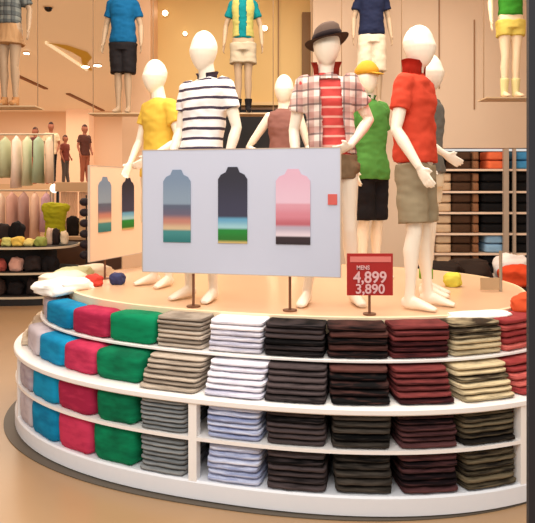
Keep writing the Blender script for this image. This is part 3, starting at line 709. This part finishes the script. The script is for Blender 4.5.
# low bargain table behind the podium at right
t = empty('bargain_table', (2.35, 7.45, 0)); tag(t, 'low dark bargain table behind the podium at right', 'table')
obj('table_top', box(BM(), -.75, .75, -.35, .35, .56, .60, .005), mat('dark_table', (34, 24, 20), .6), t)
for sx in (-1, 1):
    for sy in (-1, 1): obj('leg', box(BM(), sx*.7-.025, sx*.7+.025, sy*.3-.025, sy*.3+.025, 0, .56), BLACK, t)
for i, (x, y, s, c, lab) in enumerate(((2.02, 7.3, (.26, .18, .16), (40, 28, 22), 'dark brown bundle of clothes at the left end of the low table'), (2.42, 7.5, (.26, .18, .17), (52, 38, 30), 'dark brown bundle of clothes in the middle of the low table'),
        (1.44, 4.82, (.065, .05, .06), (222, 214, 84), 'bright yellow pouch standing on the right back of the podium'), (2.92, 7.25, (.20, .14, .14), (212, 72, 36), 'orange red bundle at the right end of the low table'),
        (2.98, 7.6, (.20, .14, .19), (232, 222, 214), 'white bundle behind the orange red bundle'))):
    lump('clothes_bundle' if c[0] != 222 else 'bag', (x, y, .60) if c[0] != 222 else (x, y, TOP), s, mat('bundle_%d' % i, c, .8, .2, var=.15), lab, 'clothes' if c[0] != 222 else 'bag', seed=20+i)
# grey metal stand on the podium, right
t = empty('card_stand', (1.60, 4.60, TOP)); tag(t, 'thin metal card stand with grey card at right end of the podium', 'stand')
bm = BM(); cyl(bm, (.13, 0, 0), .012, .30, 10); obj('post', bm, METAL, t)
obj('card', box(BM(), -.02, .12, -.004, .004, .01, .10), mat('grey_card', (186, 156, 118), .5), t)

# ------------------------------------------------------------------ wall shelving at right
sh = empty('clothes_shelving', (2.42, 8.98, 0)); tag(sh, 'tall wall shelving with pale shelves and black back full of clothes', 'shelving')
zs = [2.02, 1.70, 1.395, 1.09, .80, .50, .2]
obj('back_panel', box(BM(), 0, 2.75, .62, .66, 0, 2.33), mat('shelf_black', (14, 12, 12), .7), sh)
for z in zs: obj('shelf', box(BM(), 0, 2.75, .0, .6, z-.015, z+.015), mat('pale_shelf', (238, 210, 184), .4), sh)
for x, w_ in ((.99, .075), (1.13, .04)): obj('upright', box(BM(), x, x+w_, -.03, .02, 0, 2.33), mat('grey_upright', (176, 156, 136), .4), sh)
cellx = [(.03, .26, (206, 176, 142), 'sand'), (.27, .55, (88, 58, 40), 'dark brown'), (.57, .66, (140, 96, 66), 'tan'), (.70, 1.10, (16, 13, 14), 'black'), (1.18, 1.65, (16, 13, 14), 'black')]
gm = shirt_mesh(31, True); rows_ = ['top', 'second', 'third', 'fourth', 'fifth', 'sixth', 'seventh']
for zi, z in enumerate([2.02, 1.70, 1.395, 1.09, .80, .50]):
    for ci, (xa, xb, c, nm) in enumerate(cellx):
        if zi == 0 and ci == 0: continue
        if zi == 0 and ci == 3: xa, xb, c, nm = .79, 1.06, (232, 112, 70), 'orange'
        if zi == 0 and ci == 4: c, nm = (70, 146, 196), 'sky blue'
        if zi == 0 and ci == 1: c, nm = (74, 50, 34), 'dark brown'
        if zi in (4,) and ci == 3: xa, xb, c, nm = .75, 1.02, (140, 178, 208), 'pale blue'
        H = .265 if zi else .26
        nlay = 2
        for k in range(nlay):
            o = bpy.data.objects.new('folded_jumper', gm); C.objects.link(o)
            o.material_slots[0].link = 'OBJECT'; o.material_slots[0].material = mat('jumper_'+nm, c, .85, .2, var=.12)
            st = H/nlay; o.location = (2.42+(xa+xb)/2, 8.98+.24, z+.017+st*(k+.5)); o.scale = (xb-xa, .40, st)
            tag(o, f'{nm} folded jumper, {"upper" if k else "lower"} of two, {rows_[zi]} shelf down, {["leftmost", "second", "third", "fourth", "fifth"][ci]} compartment', 'jumper', 'folded jumpers in the wall shelving')
# dark cabinet under the golden bay
t = empty('dark_cabinet', (0, 9.2, 0)); tag(t, 'tall black cabinet under the golden wall bay', 'cabinet')
obj('body', box(BM(), -.66, .655, 0, .38, 0, 2.92), mat('cabinet_black', (16, 12, 11), .6), t)
obj('top_board', box(BM(), -.68, .655, -.02, .38, 2.92, 2.95), mat('brown_board', (96, 66, 36), .5), t)

# ------------------------------------------------------------------ lamps and glare spots
def lamp_or_glare(x, y, z, r, label, wall=False, e=14):
    t = empty('spot_lamp_or_glare', (x, y, z)); tag(t, label, 'lamp', 'small spot lamps')
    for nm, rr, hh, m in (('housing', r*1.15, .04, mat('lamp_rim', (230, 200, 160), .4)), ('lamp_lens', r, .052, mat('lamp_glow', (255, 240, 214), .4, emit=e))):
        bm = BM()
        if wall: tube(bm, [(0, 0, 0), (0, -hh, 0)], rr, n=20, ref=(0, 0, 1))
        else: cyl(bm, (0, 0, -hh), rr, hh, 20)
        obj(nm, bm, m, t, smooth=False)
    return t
for x, y, r, lab in ((-4.62, 15.75, .09, 'ceiling spot lamp at the far end of the gilded light track'), (-4.28, 15.6, .09, 'ceiling spot lamp just right of the gilded light track'), (-5.52, 14.2, .06, 'ceiling spot lamp nearest the hanging plaid mannequin')):
    lamp_or_glare(x, y, 4.9, r, lab)
for xx, yy, r, lab in ((165, 13, .04, 'glowing disc as glare reflection right of the high blue tee mannequin'), (185, 33.5, .028, 'smaller glowing disc as glare reflection above the striped mannequin'), (264.5, 28, .04, 'glowing disc as glare reflection right of the high teal mannequin'), (253, 3, .035, 'glowing disc as glare reflection at the top by the teal mannequin')):
    X, Y, Z = bg(xx, yy, 9.55); lamp_or_glare(X, 9.6, Z, r, lab, True, 8)  # glowing discs stand for glare reflections on the gold wall
t = empty('light_track', (-4.62, 13.2, 4.9)); tag(t, 'gilded angular light track hanging under the ceiling', 'light')
bm = BM()
rows = [(-.10, 0, .02), (.12, .25, .20), (.30, .9, .28), (.30, 1.5, .20), (.06, 2.2, .10), (-.02, 3.1, .06)]
a = [bm.verts.new((x-w*.5, y, -.03)) for x, y, w in rows]; b = [bm.verts.new((x+w*.8, y, -.03)) for x, y, w in rows]
for i in range(5): bm.faces.new((a[i], a[i+1], b[i+1], b[i]))
bmesh.ops.solidify(bm, geom=bm.faces[:], thickness=.03)
obj('gilt_panel', bm, mat('gilt', (206, 160, 62), .4, .5, emit=.25, var=.15), t)
obj('rail', box(BM(), -.12, -.08, 0, 3.0, -.06, 0), mat('cream_rail', (255, 232, 190), .4, emit=.5), t)
t = empty('ceiling_camera', (-3.79, 10.72, 4.9)); tag(t, 'small dark dome camera on the ceiling at top left', 'camera')
bm = BM(); ball(bm, (0, 0, -.02), .07); obj('dome', bm, mat('dome_black', (22, 14, 14), .2), t, smooth=True)
bm = BM(); cyl(bm, (0, 0, -.02), .085, .02); obj('mount', bm, mat('lamp_rim', (230, 200, 160)), t)

# ------------------------------------------------------------------ distant people on the gallery
def person(x, y, z, yaw, label, top, low, scale=1.0, sleeve=.6):
    return figure('person', label, 'person', (x, y, z), yaw, dict(arms={-1: ((-.25, .03, 1.16), (-.25, -.1, .92)), 1: ((.26, .05, 1.17), (.20, -.12, .98))}, legs=legs(.09, fwd=-.1), face=True),
        [dict(kind='tee', mat=top, hem=.88, sleeve=sleeve), dict(kind='trousers', mat=low), dict(kind='hair', mat=mat('dark_hair', (58, 26, 18), .7)), dict(kind='face', mat=BLACK)], skin=mat('skin_tan', (170, 104, 78), .6), voxel=.014, scale=scale, seed=3)
person(-6.25, 17.9, 1.9, .3, 'distant person in a cream top and black trousers, on the gallery', mat('cream_top', (244, 222, 184), .8), m_black, .98)
person(-6.72, 17.95, 1.9, -.4, 'distant person in a dark red top at the left of the gallery', mat('dark_red_top', (92, 34, 34), .8), mat('brick_trousers', (176, 84, 62), .8), .90)
person(-5.28, 17.9, 1.9, .9, 'distant person in a brown top beside the glowing pillar', mat('brown_top', (86, 44, 34), .8), mat('brown_trousers', (150, 84, 60), .8), .94)
person(-6.02, 18.45, 1.9, 1.2, 'distant person in maroon half behind the cream top person', mat('maroon_top', (120, 52, 40), .8), mat('grey_trousers', (84, 74, 70), .8), .80)
person(-4.2, 17.5, 1.72, .2, 'tiny distant person in red near the hall pillar', mat('scarlet', (206, 62, 38), .8), mat('scarlet', (206, 62, 38)), .36)
struct('trim_13', box(BM(), -5.2, -2.2, 17.2, 18.4, 1.6, 1.72), mat('gallery_slab', (222, 186, 146)))

# ------------------------------------------------------------------ market tables at left
def gondola(x, y, w, label):
    t = empty('tiered_display', (x, y, 0)); tag(t, label, 'display stand')
    def oval(bm, rx, ry, z0, z1): return loft(bm, [(0, 0, z0, rx, ry), (0, 0, z1, rx, ry)], n=48, p=3)
    obj('base', oval(BM(), w, .62, 0, .10), BLACK, t)
    obj('core', oval(BM(), w-.35, .3, .1, .86), mat('core_black', (16, 13, 12), .7), t)
    for z in (.10, .46, .84): obj('tray', oval(BM(), w-.0, .62-.0, z, z+.03), mat('pale_tray_rim', (206, 188, 160), .4), t); obj('tray_floor', oval(BM(), w-.03, .59, z+.02, z+.036), mat('tray_dark', (30, 24, 22), .7), t)
    return t
gondola(-4.08, 9.85, 1.06, 'black oval tiered display with pale rims, loaded with bags, far left')
gi = 0
DK = [(26, 20, 20), (44, 34, 32), (20, 16, 18), (60, 44, 38)]
PK = [(206, 140, 120), (232, 196, 170), (176, 84, 74), (226, 170, 150)]
YG = [(232, 196, 92), (236, 214, 130), (150, 160, 80), (96, 122, 60), (206, 130, 60), (214, 206, 120)]
def rowof(n, x0, x1, y, z, s, pal, name, cat, where, group):
    words_ = ['first', 'second', 'third', 'fourth', 'fifth', 'sixth', 'seventh', 'eighth', 'ninth', 'tenth', 'eleventh', 'twelfth']
    global gi
    for i in range(n):
        gi += 1; c = pal[i % len(pal)]
        lump(name, (x0+(x1-x0)*i/max(1, n-1), y+random.uniform(-.03, .03), z), (s[0]*random.uniform(.85, 1.05), s[1], s[2]*random.uniform(.8, 1.1)), mat('goods_%d_%d_%d' % c, c, .8, .2, var=.1), f'{words_[i]} {name.replace("_", " ")} from the left {where}', cat, group, seed=gi*1.7)
rowof(7, -4.90, -3.30, 9.45, .137, (.12, .10, .13), DK, 'hand_bag', 'bag', 'on the lowest tray of the far left display', 'bags on the lowest tray')
rowof(7, -4.90, -3.30, 9.45, .497, (.115, .10, .12), [DK[0], PK[0], PK[1], PK[2], PK[3], DK[1], DK[2]], 'soft_shoe', 'shoe', 'on the middle tray of the far left display', 'shoes on the middle tray')
rowof(9, -4.85, -3.45, 9.45, .877, (.09, .10, .075), YG, 'rolled_shirt', 'shirt', 'along the top tray of the far left display', 'rolled shirts on the top tray')
rowof(3, -4.42, -3.98, 9.85, .877, (.12, .12, .19), DK, 'black_bag', 'bag', 'standing behind the rolled shirts', 'black bags behind the rolled shirts')
rowof(3, -3.42, -3.2, 9.75, .877, (.06, .08, .14), [PK[1], DK[1], (236, 210, 176)], 'small_pouch', 'pouch', 'at the right end of the top tray', 'pouches on the top tray')
rowof(5, -3.80, -2.80, 11.3, .9, (.12, .10, .19), [PK[1], DK[0], (206, 176, 140), DK[3], PK[3]], 'canvas_bag', 'bag', 'on the table behind the tiered display', 'bags on the rear table')
# second black display behind, nearer to the large sign
t = empty('display_table', (-3.25, 11.35, 0)); tag(t, 'dark table with beige front behind the tiered display', 'table')
obj('table_top', box(BM(), -.75, .75, -.4, .4, .85, .9), mat('table_beige', (196, 160, 122), .6), t)
for sx in (-.7, .7):
    for sy in (-.35, .35): obj('leg', box(BM(), sx-.03, sx+.03, sy-.03, sy+.03, 0, .85), BLACK, t)
obj('front_panel', box(BM(), -.66, .66, -.38, -.36, .1, .85), mat('front_brown', (92, 66, 50), .6, var=.2), t)
# lime shirt on a bust form
t = empty('bust_form', (-3.67, 10.72, 0)); tag(t, 'bust form wearing a bright lime green shirt behind the tiered display', 'mannequin')
bm = BM(); cyl(bm, (0, 0, 0), .02, 1.1, 12); cyl(bm, (0, 0, 0), .16, .02, 24); obj('stand', bm, BLACK, t)
bm = BM(); loft(bm, [(0, 0, z-.02, a, b) for z, a, b in torso_rings(.03, z0=.9)], p=2.2); ball(bm, (-.17, 0, 1.4), .08); ball(bm, (.17, 0, 1.4), .08); me = fuse(bm, .014, 3, .02, 3)
o = link('lime_shirt', me, t, mat('lime_shirt', (170, 166, 28), .85, .2, var=.18), loc=(0, 0, .02)); o.scale = (1, 1, 1)
# clothes rail frame with globe lamps
t = empty('rail_frame', (-3.66, 12.0, 0)); tag(t, 'tall frame with beige top beam, black legs and globe ends', 'frame')
obj('beam', box(BM(), -.42, .42, -.1, .1, 1.70, 1.88, .01), mat('beige_beam', (206, 170, 130), .5), t)
for s in (-1, 1):
    obj('leg', box(BM(), s*.40-.02, s*.40+.02, -.03, .03, 0, 1.70), BLACK, t)
    bm = BM(); ball(bm, (s*.46, 0, 1.76), .09); obj('globe', bm, mat('globe_glow', (255, 244, 224), .4, emit=1.5), t, smooth=True)
for i in range(2):
    bm = BM(); n = 24; L0 = []; L1 = []
    for k in range(n+1):
        x = -.34+.35*i+.32*k/n; yy = .02*math.sin(k*1.9); L0.append(bm.verts.new((x, yy, .6))); L1.append(bm.verts.new((x, yy, 1.69)))
    for k in range(n): bm.faces.new((L0[k], L0[k+1], L1[k+1], L1[k]))
    obj('curtain', bm, mat('peach_curtain', (238, 196, 160), .8), t, smooth=True)
# stand of dark caps
t = empty('cap_stand', (-2.84, 9.72, 0)); tag(t, 'slim pole stand with a column of dark round hats left of cream sign', 'stand')
bm = BM(); cyl(bm, (0, 0, 0), .012, 1.65, 10); cyl(bm, (0, 0, 0), .14, .02, 20); obj('pole', bm, BLACK, t)
for i in range(6):
    bm = BM(); ball(bm, (.0, 0, 0), .075, (1, 1, .85)); o = obj('round_hat', bm, mat('cap_dark', (32, 24, 32), .7), smooth=True, loc=(-2.84, 9.62, .72+i*.165)); tag(o, ['lowest', 'second lowest', 'third lowest', 'fourth lowest', 'fifth lowest', 'topmost'][i]+' dark round hat on the slim pole stand', 'hat', 'hats on the pole stand')
# clothes racks at far left
def rack(x, y, w, z, label, pal, n, nm, seed):
    t = empty('clothes_rack', (x, y, 0)); tag(t, label, 'clothes rack')
    bm = BM(); tube(bm, [(-w, 0, z), (w, 0, z)], .02, n=10, ref=(0, 0, 1)); obj('rail', bm, METAL, t)
    for s in (-1, 1): bm = BM(); cyl(bm, (s*w, 0, 0), .02, z, 10); obj('post', bm, METAL, t)
    rnd = random.Random(seed)
    words_ = ['first', 'second', 'third', 'fourth', 'fifth', 'sixth', 'seventh', 'eighth', 'ninth', 'tenth']
    for i in range(n):
        bm = BM(); c = pal[i % len(pal)]; hh = rnd.uniform(.85, 1.15)
        loft(bm, [(0, 0, -hh, .095, .20), (0, 0, -hh*.5, .085, .17), (0, 0, -.14, .08, .18), (0, 0, -.05, .04, .05), (0, 0, -.02, .012, .012)], n=20)
        for v in bm.verts: v.co += noise.noise_vector(v.co*6+Vector((i*3, 0, 0)))*.03
        cyl(bm, (0, 0, -.03), .006, .04, 8)
        o = obj('hanging_shirt', bm, mat('hang_%d_%d_%d' % c, c, .85, .2, var=.1), smooth=True, loc=(x-w*.92+1.84*w*i/(n-1), y, z-.02), rz=rnd.uniform(-.3, .3))
        tag(o, f'{words_[i]} hanging garment from the left on the {nm}', 'garment', f'garments on the {nm}')
rack(-5.75, 13.6, 1.05, 2.95, 'tall clothes rack with pastel garments at the far left', [(206, 210, 176), (170, 190, 160), (232, 206, 180), (214, 176, 160), (188, 196, 160), (240, 222, 206)], 9, 'tall far left rack', 3)
rack(-5.6, 13.0, 1.05, 1.72, 'lower clothes rack with pink garments in front of the tall rack', [(206, 160, 144), (176, 140, 130), (222, 184, 160), (190, 150, 160), (226, 200, 176)], 9, 'lower left rack', 5)

# ------------------------------------------------------------------ light
w = bpy.data.worlds.new('world'); bpy.context.scene.world = w; w.use_nodes = True
w.node_tree.nodes['Background'].inputs[0].default_value = (1, .95, .89, 1); w.node_tree.nodes['Background'].inputs[1].default_value = .75
def area(name, loc, size, power, col=(1, .93, .83), rot=(0, 0, 0)):
    l = bpy.data.lights.new(name, 'AREA'); l.shape = 'RECTANGLE'; l.size, l.size_y = size; l.energy = power; l.color = col
    o = bpy.data.objects.new(name, l); C.objects.link(o); o.location = loc; o.rotation_euler = rot; return o
area('ceiling_light', (.2, 4.0, 4.8), (3.5, 2.5), 190)
area('ceiling_light', (.2, 7.0, 4.8), (5, 1.5), 150)
area('front_light', (-.5, .2, 4.4), (4, 2), 150, (1, .96, .93), (math.radians(38), 0, 0))
area('hall_light', (-5, 13, 4.8), (6, 6), 300, (1, .90, .76))
area('hall_light', (-7, 20, 4.8), (8, 7), 330, (1, .90, .76))
sc = bpy.context.scene
sc.view_settings.view_transform = 'Standard'; sc.view_settings.look = 'None'; sc.view_settings.exposure = 0
sc.cycles.max_bounces = 6
